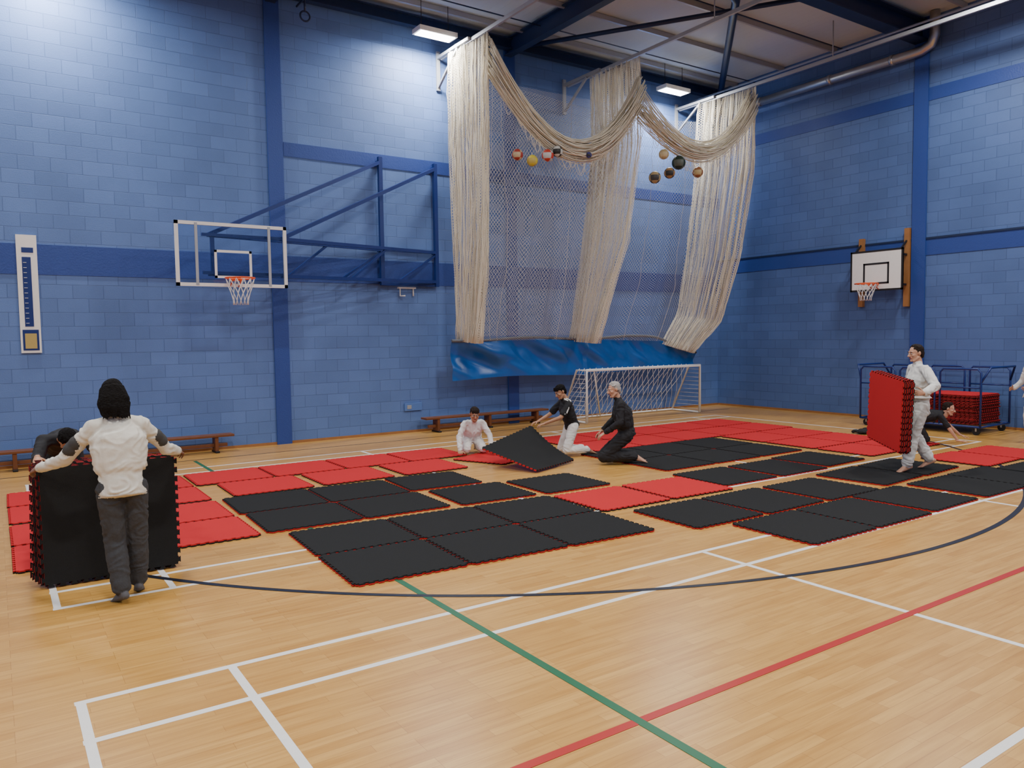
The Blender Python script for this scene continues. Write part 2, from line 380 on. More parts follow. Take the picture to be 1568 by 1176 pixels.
for (x0,x1,z0,z1) in ((cxm-.3,cxm+.3,BZ0+.14,BZ0+.18),(cxm-.3,cxm+.3,BZ0+.56,BZ0+.6),(cxm-.3,cxm-.26,BZ0+.14,BZ0+.6),(cxm+.26,cxm+.3,BZ0+.14,BZ0+.6)): B.box((x0,BY-.014,z0),(x1,BY-.007,z1),WHITE)
B.obj('board_frame',e)
B=MB(); hoop(B,(cxm,BY-.39,2.99),.225,(0,-1,0)); B.obj('hoop',e)
B=MB()
for (xw,xb) in ((6.58,3.0),(7.82,4.2)):
    yw=N-.12; yb=BY+.12
    B.beam((xw,yw,3.05),(xw,yw,5.6),.08,.08,ROYAL)
    B.beam((xw,yw,3.15),(xb,yb,3.08),.06,.06,ROYAL); B.beam((xw,yw,3.76),(xb,yb,3.72),.06,.06,ROYAL)
    B.beam((xw,yw,5.5),(xb,yb,3.72),.065,.065,ROYAL)
    f=lambda t,z:(xw+(xb-xw)*t,yw+(yb-yw)*t,z)
    B.beam(f(.28,3.12),f(0,3.72),.04,.04,ROYAL); B.beam(f(.6,3.10),f(.36,3.74),.04,.04,ROYAL)
    B.beam(f(.98,3.05),f(.98,3.78),.06,.06,ROYAL)
    for z in (3.15,3.75,5.5): B.beam((xw,yw,z),(xw,N-.014,z),.1,.06,ROYAL)
B.beam((6.58,N-.1,3.08),(7.82,N-.1,3.08),.06,.06,ROYAL); B.beam((6.58,N-.1,3.76),(7.82,N-.1,3.76),.05,.05,ROYAL)
B.beam((2.9,BY+.1,3.10),(4.25,BY+.1,3.10),.05,.05,ROYAL); B.beam((2.9,BY+.1,3.72),(4.25,BY+.1,3.72),.05,.05,ROYAL)
B.obj('swing_frame',e)
e=empty('practice_basketball_goal')
B=MB(); X=16.28
B.box((X,9.05,2.88),(X+.025,10.27,3.78),WHITE)
for (a,b_) in (((9.05,2.88),(10.27,2.92)),((9.05,3.74),(10.27,3.78)),((9.05,2.88),(9.09,3.78)),((10.23,2.88),(10.27,3.78))): B.box((X-.004,a[0],a[1]),(X+.03,b_[0],b_[1]),BLACK)
for (a,b_) in (((9.36,3.03),(9.96,3.07)),((9.36,3.46),(9.96,3.5)),((9.36,3.03),(9.40,3.5)),((9.92,3.03),(9.96,3.5))): B.box((X-.005,a[0],a[1]),(X,b_[0],b_[1]),BLACK)
B.obj('backboard',e)
B=MB(); hoop(B,(X-.38,9.66,3.03),.225,(-1,0,0),.36); B.obj('hoop',e)
B=MB()
for y,z0,z1 in ((9.16,2.52,4.22),(10.22,2.55,4.1)):
    B.box((E-.1,y-.055,z0),(E-.014,y+.055,z1),WOODL)
    for z in (3.0,3.65): B.beam((E-.1,y,z),(X+.03,y,z),.04,.04,BLACK)
    B.beam((E-.1,y,3.95),(X+.03,y,3.7),.03,.03,BLACK)
B.obj('wall_battens',e)

def bench(x0,x1,y):
    B=MB(); B.box((x0,y-.13,.28),(x1,y+.13,.32),WOOD); B.box((x0+.1,y-.03,.10),(x1-.1,y+.03,.16),WOOD)
    for x in (x0+.3,(x0+x1)/2,x1-.3):
        B.box((x-.03,y-.11,.03),(x+.03,y+.11,.28),WOOD); B.box((x-.035,y-.16,0),(x+.035,y+.16,.035),BLACK)
    B.obj('gym_bench',bevel=.006)
bench(-.1,3.5,14.2); bench(7.35,10.5,14.2)

B=MB(); gx0,gx1,gy,gb,gz=10.95,14.6,13.25,14.2,1.2
B.tube([(gx0,gy,0.03),(gx0,gy,gz),(gx1,gy,gz),(gx1,gy,0.03)],.035,WHITE,10)
B.tube([(gx0,gy,.03),(gx0,gb,.03),(gx1,gb,.03),(gx1,gy,.03)],.025,WHITE,8)
for x in (gx0,gx1): B.tube([(x,gy,gz),(x,gy+.35,gz),(x,gb,.03)],.022,WHITE,8)
B.tube([(gx0+.3,gy+.1,gz),(gx0+1.2,gb,.03)],.02,WHITE,8)
for k in range(22):
    x=gx0+(gx1-gx0)*(k+.5)/22
    for s in(-.5,.5):
        pts=[(min(gx1,max(gx0,x+s*t)),gy+.35+(gb-gy-.35)*t+.03*math.sin(9*t+k),gz*(1-t)+.03) for t in np.linspace(0,1,10)]
        B.tube(pts,.006,CORD,4)
for k in range(12):
    t=k/12
    for x in(gx0,gx1): B.tube([(x,gy,gz*(1-t)),(x,gb-(gb-gy-.35)*(1-t)*1.0,gz*(1-t))],.005,CORD,4)
B.obj('football_goal')

# ------------------------------------------------------------------ cricket nets
DRAPE=net_mat('gathered_net',(.84,.79,.67),.05,.009,.44,(75,.9,1))
SHEER=net_mat('sheer_net',(.60,.61,.60),.075,.0085)
def lerp(keys,t):
    n=len(keys)-1; k=min(int(t*n),n-1); f=t*n-k
    f=f*f*(3-2*f)*.4+f*.6
    return [V(keys[k][i]).lerp(V(keys[k+1][i]),f) for i in (0,1)]
def sheet(name,keys,folds,amp,nu,nv,matl,parent,strands=0,seed=0,width=3.0,thick=.007):
    rnd=random.Random(seed); ph=[rnd.uniform(0,6) for _ in range(6)]
    def pt(u,t):
        A,Bp=lerp(keys,t); p=A.lerp(Bp,u); d=(Bp-A); pn=V((-d.y,d.x,0)); pn.normalize()
        a=amp*(.55+.45*math.sin(ph[0]+3*t+5*u))
        o=math.sin(u*folds*6.283+ph[1]+1.3*math.sin(3*t+ph[2]))+.45*math.sin(u*folds*2.3*6.283+ph[3]+2*t)
        return p+pn*a*o+d.normalized()*a*.6*math.sin(u*folds*12.5+ph[4]+t*4)
    me=bpy.data.meshes.new(name); vs=[];fs=[];uvs=[]
    for j in range(nv+1):
        for i in range(nu+1): vs.append(tuple(pt(i/nu,j/nv)))
    H=(V(keys[0][0])-V(keys[-1][0])).length
    for j in range(nv):
        for i in range(nu):
            q=[(i,j),(i+1,j),(i+1,j+1),(i,j+1)]; fs.append([a+b_*(nu+1) for a,b_ in q]); uvs+= [(a/nu*width,b_/nv*H) for a,b_ in q]
    me.from_pydata(vs,[],fs); ul=me.uv_layers.new(name='UVMap')
    ul.data.foreach_set('uv',[c for p in uvs for c in p]); me.polygons.foreach_set('use_smooth',[True]*len(fs)); me.materials.append(matl)
    o=bpy.data.objects.new(name,me); bpy.context.collection.objects.link(o); o.parent=parent
    if strands:
        B=MB()
        for k in range(strands):
            u0=rnd.uniform(0,1); u0=.5+(u0-.5)*(1 if rnd.random()<.6 else .98) if rnd.random()<.5 else (u0**2 if rnd.random()<.5 else 1-u0**2)
            a=rnd.uniform(.0,.03); w=rnd.uniform(4,10); f=rnd.uniform(0,6)
            pts=[]
            for t in np.linspace(0,1,22):
                u=min(1,max(0,u0+a*math.sin(w*t+f))); p=pt(u,t); pts.append(p+V((rnd.uniform(-.015,.015),rnd.uniform(-.02,.02)-.01,0)))
            B.tube(pts,thick,CREAM,4)
        B.obj(name+'_cords',parent)
    return o
nets=empty('cricket_practice_nets')
K1=[((8.05,13.95,7.75),(8.05,12.6,7.75)),((8.05,14.0,5.8),(8.1,12.75,5.8)),((8.05,14.0,3.8),(8.08,12.75,3.8)),((8.05,14.0,1.9),(8.05,13.05,1.85))]
K2=[((11.4,13.6,7.75),(11.4,12.0,7.75)),((11.4,13.6,6.0),(11.4,11.95,6.0)),((11.25,13.7,4.0),(11.3,12.3,4.0)),((11.0,13.9,1.85),(11.05,13.0,1.8))]
K3=[((15.1,13.6,7.75),(15.1,12.0,7.75)),((15.0,13.7,6.0),(15.1,12.05,6.0)),((14.7,13.8,3.9),(15.05,12.4,3.9)),((14.35,13.8,2.5),(15.0,12.9,2.3)),((13.7,13.7,1.75),(14.5,13.4,1.5))]
sheet('gathered_net_1',K1,9,.085,170,40,DRAPE,nets,80,1,5)
sheet('gathered_net_2',K2,10,.085,170,40,DRAPE,nets,75,2,6)
sheet('gathered_net_3',K3,9,.095,170,40,DRAPE,nets,75,3,5)
def swag(name,A,Bp,sag,rad,seed,skew=.5):
    rnd=random.Random(seed); A=V(A);Bp=V(Bp); B=MB()
    def c(t):
        p=A.lerp(Bp,t); s=4*t*(1-t)*(1+.3*(t-skew)); p.z-=sag*s; return p
    for k in range(90):
        ang=rnd.uniform(0,6.28); rr=rad*math.sqrt(rnd.random()); tw=rnd.uniform(-2,2); pts=[]
        for t in np.linspace(-.0,1,18):
            fl=1.35-1.0*4*t*(1-t)*.45
            p=c(t)+V((0,math.cos(ang+tw*t)*rr*.8*fl,math.sin(ang+tw*t)*rr*fl*1.2)); pts.append(p)
        B.tube(pts,.009,CREAM,4)
    # loose loops of mesh hanging from the bundle
    for k in range(60):
        t0=rnd.uniform(.05,.9); t1=min(.98,t0+rnd.uniform(.04,.10)); dz=rnd.uniform(.15,.4)
        B.tube([c(t0+(t1-t0)*q)-V((0,0,.1+dz*4*q*(1-q))) for q in np.linspace(0,1,7)],.004,CREAM,4)
    B.obj(name,nets)
swag('sagging_net_1',(8.08,12.65,7.35),(11.38,12.0,7.0),1.42,.22,5,.4)
swag('sagging_net_2',(11.42,12.0,6.75),(15.08,12.1,7.35),1.05,.22,6,.6)
S1=[((8.1,13.6,7.3),(11.35,13.2,6.9)),((8.1,13.6,5),(11.3,13.3,5)),((8.1,13.6,3.2),(11.2,13.5,3.2)),((8.1,13.65,1.9),(11.0,13.65,1.9))]
S2=[((11.4,13.2,6.8),(15.1,13.2,7.2)),((11.4,13.3,5),(15.0,13.2,5)),((11.2,13.5,3.2),(14.8,13.4,3.2)),((11.0,13.65,1.9),(14.2,13.6,1.8))]
sheet('sheer_net_1',S1,6,.03,120,20,SHEER,nets,6,8,3.6,.004); sheet('sheer_net_2',S2,6,.03,120,20,SHEER,nets,6,9,3.8,.004)
S3=[((8.12,12.7,6.9),(11.3,12.1,6.7)),((8.12,12.75,6.0),(11.3,12.1,6.0)),((8.15,12.9,4),(11.2,12.4,4)),((8.15,13.1,2.0),(11.1,13.1,2.0))]
sheet('sheer_net_3',S3,5,.03,120,20,SHEER,nets,0,10,3.6)
me=MB(); nx,nz=170,18
def skirt(u,v):
    x=7.8+7.1*u; top=1.93
    if x>13.4: top=1.93-.42*((x-13.4)/1.5)**1.3
    top+= .03*math.sin(x*2.1)
    bot=1.10+.03*math.sin(x*1.4+1)+(.04 if x>11.3 else 0)
    z=top+(bot-top)*v
    w=noise.noise(V((x*1.1+z*1.6,z*.8,3)))*.18+(1-2.2*abs(noise.noise(V((x*1.7+z*2.4,z*1.2-x*.3,7)))))*.07+noise.noise(V((x*4+z*3,z*3,9)))*.04
    return (x,13.72+w*(.4+.8*math.sin(math.pi*min(1,v*1.1)))-(.06 if x>11.3 else 0),z)
for j in range(nz+1):
    for i in range(nx+1): me.v.append(skirt(i/nx,j/nz))
for j in range(nz):
    for i in range(nx): me.face([i+j*(nx+1),i+1+j*(nx+1),i+1+(j+1)*(nx+1),i+(j+1)*(nx+1)],VINYL,True)
me.tube([skirt(u,0) for u in np.linspace(0,1,60)],.03,mat('grey_hem',(.12,.13,.15),.7),8)
me.obj('vinyl_skirt',nets)
cols=[((.35,.04,.03),(.5,.4,.25)),((.6,.5,.05),(.5,.4,.1)),((.5,.05,.03),(.5,.5,.5)),((.55,.55,.5),(.02,.02,.02)),((.05,.05,.25),(.03,.03,.05)),((.02,.04,.03),(.1,.12,.1)),((.35,.2,.08),(.03,.03,.03)),((.4,.3,.15),(.05,.05,.05)),((.3,.12,.05),(.5,.4,.2)),((.5,.4,.2),(.6,.5,.3))]
pos=[(8.6,12.45,5.5,.11),(8.88,12.35,5.4,.11),(9.22,12.3,5.53,.12),(9.42,12.25,5.62,.11),(10.1,12.1,5.6,.06),(12.6,12.05,5.72,.15),(12.32,12.05,5.47,.12),(11.88,12.05,5.33,.13),(13.2,12.05,5.58,.12),(12.15,12.05,5.85,.11)]
for p,c in zip(pos,cols):
    B=MB(); B.ell(p[:3],(p[3],)*3,mat('ball_a',c[0],.5),alt=mat('ball_b',c[1],.5)); B.obj('ball')

# ------------------------------------------------------------------ mat trolley
e=empty('foam_mat_trolley')
B=MB(); x0,x1,y0,y1=15.25,16.42,6.95,9.35
for x in (x0,x1):
    B.tube([(x,y0,.16),(x,y1,.16)],.022,ROYAL)
    for (ya,yb) in ((y0,y0+.75),(y0+.85,y1-.85),(y1-.75,y1)):
        B.tube([(x,ya,.16),(x,ya,1.18),(x,ya+.06,1.25),(x,yb-.06,1.25),(x,yb,1.18),(x,yb,.16)],.02,ROYAL)
        B.tube([(x,ya,.9),(x,yb,.9)],.014,ROYAL)
for y in (y0,y1,(y0+y1)/2): B.tube([(x0,y,.16),(x1,y,.16)],.02,ROYAL)
for y in (y0,y1): B.tube([(x0,y,1.0),(x0+.1,y+(-.12 if y==y0 else .12),1.28),(x1-.1,y+(-.12 if y==y0 else .12),1.28),(x1,y,1.0)],.02,ROYAL)
for x in(x0+.08,x1-.08):
    for y in(y0+.1,y1-.1): B.tube([(x-.02,y,.07),(x+.02,y,.07)],.07,BLACK,14); B.beam((x,y,.07),(x,y,.16),.05,.03,STEEL)
B.obj('cage_frame',e)
for st,yc in ((0,7.6),(1,8.7)):
    for k in range(25):
        o=bpy.data.objects.new('mat_%d_%d'%(st,k),ME_R); bpy.context.collection.objects.link(o); o.parent=e
        o.matrix_local=Matrix.Translation((15.83+random.uniform(-.02,.02),yc+random.uniform(-.02,.02),.18+.0225*k))@Matrix.Rotation(math.radians(90),4,'Z')

# ------------------------------------------------------------------ people
US=[]
for a in range(9):
    t=math.pi*a/8
    for b_ in range(14 if 0<a<8 else 1):
        u=2*math.pi*b_/14; US.append((math.sin(t)*math.cos(u),math.sin(t)*math.sin(u),math.cos(t)))
US=np.array(US)
I3=np.eye(3)
class Fig:
    def __init__(s): s.pr=[]
    def add(s,c0,r0,c1=None,r1=None,lab=0,fr=None):
        if c1 is None: c1=c0
        if r1 is None: r1=r0
        if isinstance(r0,(int,float)): r0=(r0,)*3
        if isinstance(r1,(int,float)): r1=(r1,)*3
        s.pr.append((np.array(c0,float),np.array(r0,float),np.array(c1,float),np.array(r1,float),lab,I3 if fr is None else np.array(fr)))
    def build(s,name,vox,mats,smooth=3,wr=None):
        vs=[];fs=[]
        for c0,r0,c1,r1,lab,fr in s.pr:
            bm=bmesh.new()
            for c,r in ((c0,r0),(c1,r1)):
                for p in (US*r)@fr.T+c: bm.verts.new(p)
            res=bmesh.ops.convex_hull(bm,input=bm.verts[:],use_existing_faces=False)
            bad=[g for g in set(res['geom_interior']+res['geom_unused']) if isinstance(g,bmesh.types.BMVert)]
            if bad: bmesh.ops.delete(bm,geom=bad,context='VERTS')
            bm.verts.index_update(); o=len(vs); vs+= [tuple(v.co) for v in bm.verts]; fs+= [[o+v.index for v in f.verts] for f in bm.faces]; bm.free()
        me=bpy.data.meshes.new(name+'_src'); me.from_pydata(vs,[],fs); ob=bpy.data.objects.new(name+'_src',me); bpy.context.collection.objects.link(ob)
        m=ob.modifiers.new('r','REMESH'); m.mode='VOXEL'; m.voxel_size=vox; m.adaptivity=0
        m=ob.modifiers.new('s','SMOOTH'); m.factor=.5; m.iterations=smooth
        dg=bpy.context.evaluated_depsgraph_get(); new=bpy.data.meshes.new_from_object(ob.evaluated_get(dg)); bpy.data.objects.remove(ob)
        n=len(new.vertices); co=np.empty(n*3); new.vertices.foreach_get('co',co); co=co.reshape(-1,3)
        npol=len(new.polygons); ce=np.empty(npol*3); new.polygons.foreach_get('center',ce); ce=ce.reshape(-1,3)
        def dist(P):
            best=np.full(len(P),1e9); lab=np.zeros(len(P),int)
            for c0,r0,c1,r1,lb,fr in s.pr:
                ax=c1-c0; L=ax@ax; t=np.clip(((P-c0)@ax)/L,0,1) if L>1e-9 else np.zeros(len(P))
                c=c0+t[:,None]*ax; r=r0+t[:,None]*(r1-r0); d=((P-c)@fr)/r; ln=np.linalg.norm(d,axis=1)
                dd=(ln-1)*r.mean(axis=1); k=dd<best; best[k]=dd[k]; lab[k]=lb
            return lab
        lab=dist(ce)
        if wr:
            lv=dist(co); nr=np.empty(n*3); new.vertices.foreach_get('normal',nr); nr=nr.reshape(-1,3)
            for i in range(n):
                if lv[i] in wr:
                    p=co[i]; a=wr[lv[i]]
                    q=noise.noise(V((p[0]*5,p[1]*5,p[2]*6+3)))
                    w=1-abs(noise.noise(V((p[0]*7+q*2,p[1]*7,p[2]*13+q*3))))*2.2
                    co[i]+=nr[i]*a*(w*.8-.35+.25*noise.noise(V((p[0]*25,p[1]*25,p[2]*25))))
            new.vertices.foreach_set('co',co.reshape(-1))
        new.materials.clear()
        for m in mats: new.materials.append(m)
        new.polygons.foreach_set('material_index',lab.astype(np.int32)); new.polygons.foreach_set('use_smooth',[True]*npol); new.update()
        new.name=name
        return new
def fr_from(f,up=(0,0,1)):
    y=V(f).normalized(); x=y.cross(V(up)).normalized(); z=x.cross(y); return Matrix((x,y,z)).transposed()
def addobj(name,me,parent,M=None):
    o=bpy.data.objects.new(name,me); bpy.context.collection.objects.link(o); o.parent=parent
    if M is not None: o.matrix_local=M
    return o
SK={'light':mat('skin_light',(.55,.30,.20),.5,var=.08),'tan':mat('skin_tan',(.42,.22,.13),.5,var=.08),'dark':mat('skin_brown',(.20,.095,.055),.5,var=.08)}
LIP=mat('lips',(.38,.13,.11),.4); EYEW=mat('eye_white',(.7,.7,.68),.3); IRIS=mat('iris',(.03,.02,.015),.2)
HB=mat('black_hair',(.006,.005,.005),.75,bump=.7,bscale=70,var=.4,spec=.12); HG=mat('grey_hair',(.40,.38,.36),.7,bump=.8,bscale=90,var=.3); HD=mat('dark_brown_hair',(.020,.012,.009),.7,bump=.8,bscale=90,var=.4,spec=.2)
CW=mat('white_cotton',(.72,.72,.70),.85,bump=.3,bscale=14); CK=mat('black_cloth',(.014,.014,.017),.85,bump=.3,bscale=14)
CJ=mat('charcoal_denim',(.045,.048,.054),.85,bump=.2,bscale=60,var=.2); SWEAT=mat('offwhite_sweatshirt',(.68,.66,.59),.9,bump=.25,bscale=18)
SHOE=mat('grey_sock',(.10,.10,.11),.8); PRINT=mat('black_sleeve_print',(.05,.05,.05),.8); RIB=mat('ribbed_cuff',(.58,.56,.50),.9)
def head(parent,c,face,up,skin,hair,style,s=1.0):
    F=Fig()
    F.add((0,-.01,.03),(.074,.092,.083),lab=0)
    F.add((0,.028,-.015),(.060,.056,.06),(0,.045,-.082),(.032,.032,.024),lab=0)
    F.add((0,-.02,-.06),.05,(0,-.035,-.13),.05,lab=0)
    F.add((0,.088,.008),.008,(0,.108,-.028),.0135,lab=0); F.add((-.012,.095,-.031),.008,(.012,.095,-.031),.008,lab=0)
    F.add((-.036,.074,.024),.012,(.036,.074,.024),.012,lab=0)
    for sx in(-1,1):
        F.add((sx*.038,.062,-.02),.02,lab=0); F.add((sx*.077,-.008,.004),(.008,.018,.028),lab=0)
        F.add((sx*.06,-.0,-.05),.016,(sx*.025,.05,-.095),.016,lab=0)
    F.add((0,.072,-.093),.016,lab=0); F.add((-.019,.083,-.057),.0065,(.019,.083,-.057),.0065,lab=1)
    R=fr_from(face,up).to_4x4(); M=Matrix.Translation(c)@R@Matrix.Scale(s,4)
    addobj('head',F.build('head',.006,[skin,LIP],2),parent,M)
    B=MB()
    for sx in(-1,1):
        B.ell((sx*.030,.079,.006),(.013,.009,.009),EYEW); B.ell((sx*.030,.0865,.006),(.0065,.0035,.0065),IRIS)
        B.tube([(sx*.014,.092,.024),(sx*.03,.094,.029),(sx*.047,.082,.024)],.004,hair,6)
    o=B.obj('eyes_and_brows',parent); o.matrix_local=M
    Hh=Fig()
    Hh.add((0,-.024,.047),(.080,.090,.080)); Hh.add((0,-.06,.0),(.070,.052,.06),(0,-.07,-.045),(.052,.032,.03))
    for sx in(-1,1): Hh.add((sx*.06,-.02,.03),(.020,.045,.04),(sx*.066,-.028,.0),(.012,.025,.02))
    rnd=random.Random(int(abs(c[0]*100))+5)
    if style in('short','fringe'):
        for k in range(60):
            a=rnd.uniform(0,6.28); el=rnd.uniform(.1,1.5); p=V((.074*math.cos(a)*math.cos(el),-.022+.084*math.sin(a)*math.cos(el),.045+.074*math.sin(el)))
            if p.y>.045 and p.z<.085: continue
            q=p+V((rnd.uniform(-.008,.008),.014,.004)); Hh.add(p,.010,q,.008)
    if style=='fringe':
        for x in np.linspace(-.055,.055,8): Hh.add((x,.05,.09),.018,(x*1.05,.076,.047+rnd.uniform(-.006,.01)),.008)
    if style=='long':
        # loose, full shoulder-length hair widening toward the nape
        Hh.add((0,-.04,.02),(.084,.07,.06),(0,-.06,-.07),(.098,.068,.06)); Hh.add((0,-.06,-.07),(.098,.068,.06),(0,-.075,-.15),(.088,.052,.05))
        for sx in(-1,1):
            Hh.add((sx*.06,-.01,.03),.035,(sx*.092,-.03,-.08),.030); Hh.add((sx*.092,-.03,-.08),.030,(sx*.080,-.045,-.17),.022)
        for k in range(46):
            x=rnd.uniform(-.1,.1); yb=-.062-.066*math.sqrt(max(0,1-(x/.105)**2)); j1,j2=rnd.uniform(-.01,.01),rnd.uniform(-.014,.014)
            Hh.add((x*.7,yb+.012,.05),.010,(x,yb-.004,-.05),.010); Hh.add((x,yb-.004,-.05),.010,(x+j1,yb,-.13),.009); Hh.add((x+j1,yb,-.13),.009,(x*.9+j2,yb+.015,-.185-rnd.uniform(0,.035)),.005)
    addobj('hair',Hh.build('hair',.006,[hair],1,{0:.004}),parent,M)
def hand(parent,w,d,nrm,side,curl,skin,s=1.0,name='hand'):
    d=V(d).normalized(); nrm=V(nrm); nrm=(nrm-d*nrm.dot(d)).normalized(); ac=d.cross(nrm)*side
    fr=np.array(Matrix((ac,d,nrm)).transposed()); w=V(w); F=Fig()
    F.add(w-d*.02*s,(.024*s,.02*s,.018*s),w+d*.02*s,(.028*s,.02*s,.015*s),fr=fr)
    F.add(w+d*.025*s,(.032*s,.02*s,.014*s),w+d*.075*s,(.040*s,.016*s,.012*s),fr=fr)
    for i,(off,l) in enumerate(((.031,.072),(.0105,.080),(-.0105,.074),(-.031,.058))):
        p=w+d*(.083-.004*abs(i-1))*s+ac*off*s; ang=0; r=.0088*s
        spread=ac*(off*2.2)
        for k,f in enumerate((.45,.32,.23)):
            ang+=curl*(.75+.12*i)*(1,1.1,.7)[k]
            dd=(d*math.cos(ang)+nrm*math.sin(ang)+spread*.4).normalized(); q=p+dd*l*f*s; F.add(p,r,q,r*.9); p=q; r*=.9
    p=w+d*.022*s+ac*.026*s; r=.011*s
    for k,l in enumerate((.04,.03,.025)):
        dd=(ac*(.85-.3*k)+d*(.7+.15*k)+nrm*(.25+curl*.45*k)).normalized(); q=p+dd*l*s; F.add(p,r,q,r*.88); p=q; r*=.88
    addobj(name,F.build(name,.0045,[skin],1),parent)
def person(name,loc,rot,J,mats,skin,hair,hstyle,s=1.0,gt=1.15,gb=1.2,jacket=False,short=False,bare=True,pelvlab=1,vox=.012,belt=False,lapel=False,curl=.35,wr=.008,hs=None,stripe=False,ga=None,soft=3,prnt=False):
    par=empty(name,loc); par.rotation_euler=(0,0,math.radians(rot)); F=Fig(); ga=ga or gt
    P,C,Nk,Hc=[V(J[k]) for k in('pelvis','chest','neck','head')]
    shR,shL=V(J['armR'][0]),V(J['armL'][0])
    rt=(shR-shL).normalized(); ax=(C-P).normalized(); rt=(rt-ax*rt.dot(ax)).normalized(); fw=ax.cross(rt); fr=np.array(Matrix((rt,fw,ax)).transposed())
    W=P.lerp(C,.5); g=gt
    sc=lambda *a: tuple(x*s for x in a)
    F.add(P,sc(.150,.112,.09),W,sc(.132*g,.1*g,.08),lab=pelvlab if not jacket else 0,fr=fr)
    F.add(P.lerp(C,.3),sc(.138*g,.102*g,.06),C,sc(.155*g,.112*g,.09),lab=0,fr=fr)
    ax2=(Nk-C).normalized()
    F.add(C,sc(.155*g,.110*g,.09),Nk-ax2*.05*s,sc(.12,.075,.04),lab=0,fr=fr)
    if jacket: F.add(P-ax*jacket*s,sc(.178,.138,.02),P+ax*.06*s,sc(.158,.12,.05),lab=0,fr=fr)
    for sh in(shR,shL): F.add(sh,.056*s*ga,Nk-ax2*.035*s,.05*s,lab=0)
    F.add(Nk-ax2*.03*s,.060*s,Nk.lerp(Hc,.12),.057*s,lab=0)
    F.add(Nk,.05*s,Hc-(Hc-Nk)*.35,.048*s,lab=2)
    if lapel:
        top=Nk+fw*.03*s; bot=P.lerp(C,.25)+fw*.118*s*g
        mid=C+fw*.118*s*g
        for sx in(-1,1):
            F.add(top+rt*sx*.05*s,.017*s,mid+rt*sx*.035*s,.016*s,lab=4); F.add(mid+rt*sx*.035*s,.016*s,bot-rt*sx*.03*s,.016*s,lab=4)
    if belt:
        F.add(P.lerp(C,.22),sc(.162*g,.126*g,.022),lab=5,fr=fr)
        kn=P.lerp(C,.2)+fw*.125*s*g
        for sx in(-1,1): F.add(kn,.018*s,kn+rt*sx*.07*s-ax*.16*s+fw*.02,.013*s,lab=5)
    for key in('armR','armL'):
        sh,el,wr_=[V(q) for q in J[key][:3]]
        F.add(el,.040*s,wr_,.026*s,lab=2); F.add(sh,.046*s,el,.040*s,lab=2)
        if short: F.add(sh,.058*s*ga,sh.lerp(el,.72),.060*s*ga,lab=0)
        else:
            F.add(sh,.056*s*ga,el,.047*s*ga,lab=0); F.add(el,.047*s*ga,el.lerp(wr_,.88),.037*s*ga*(1.1 if jacket and lapel else .95),lab=0)
        if prnt:
            for t_ in (.55,.72):
                q=sh.lerp(el,t_); F.add(q+V((0,-.012,.02)),.052*s*ga,q+V((0,-.012,.02))+(el-sh).normalized()*.018,.052*s*ga,lab=5)
            q=el.lerp(wr_,.84); F.add(q,.036*s*ga,el.lerp(wr_,.93),.034*s*ga,lab=4)
        if stripe:
            out=(sh-Nk).normalized()
            for o_ in(-.02,.02):
                F.add(Nk.lerp(sh,.35)+V((0,0,.042*s))+fw*o_,.010,sh+V((0,0,.052*s*g))+out*.01+fw*o_,.010,lab=4)
                F.add(sh+V((0,0,.048*s*g))+out*.03*s+fw*o_,.010,sh.lerp(el,.6)+out*.058*s*g+fw*o_,.010,lab=4)
    if prnt:
        F.add(P-ax*(jacket+.015)*s,sc(.176,.136,.018),lab=4,fr=fr); F.add(Nk+ax2*.0,sc(.066,.062,.02),lab=4)
    for key in('legR','legL'):
        hp,kn,an,toe=[V(q) for q in J[key]]
        F.add(hp,.088*s*gb**.5,kn,.062*s*gb,lab=1); F.add(kn,.060*s*gb,kn.lerp(an,.35),.060*s*gb,lab=1); F.add(kn.lerp(an,.35),.060*s*gb,kn.lerp(an,.9),.048*s*gb*1.1,lab=1)
        F.add(kn,.05*s,an,.034*s,lab=2)
        fl=(toe-an).normalized(); lb=2 if bare else 3
        side=fl.cross(V((0,0,1))); side.normalize(); un=side.cross(fl); ffr=np.array(Matrix((side,fl,un)).transposed())
        heel=an-fl*.045*s-un*.035*s; ball=an+fl*.12*s-un*.048*s
        F.add(an,.034*s,heel,.032*s,lab=lb); F.add(an-un*.005*s,.032*s,ball,sc(.044,.03,.018),lab=lb,fr=ffr); F.add(heel,.030*s,ball,sc(.042,.03,.017),lab=lb,fr=ffr)
        for i in range(5):
            o_=(i-2)*.017*s; q=ball+side*o_; F.add(q,.011*s,q+fl*(.055-.006*abs(i-(0 if side.x*hp.x<0 else 4)))*s-un*.004,.009*s,lab=lb)
    m=[mats[0],mats[1],skin,SHOE,mats[2] if len(mats)>2 else CW,mats[3] if len(mats)>3 else CW]
    addobj('body',F.build('body',vox,m,soft,{0:wr*1.2,1:wr}),par)
    hs=hs or s
    head(par,Hc,J.get('face',(0,1,0)),J.get('up',(0,0,1)),skin,hair,hstyle,hs)
    for key,nm,sd in(('armR','hand_right',1),('armL','hand_left',-1)):
        a=J[key]; hand(par,a[2],a[3],a[4],J.get('side'+key[-1],sd),a[5] if len(a)>5 else curl,skin,hs,nm)
    return par
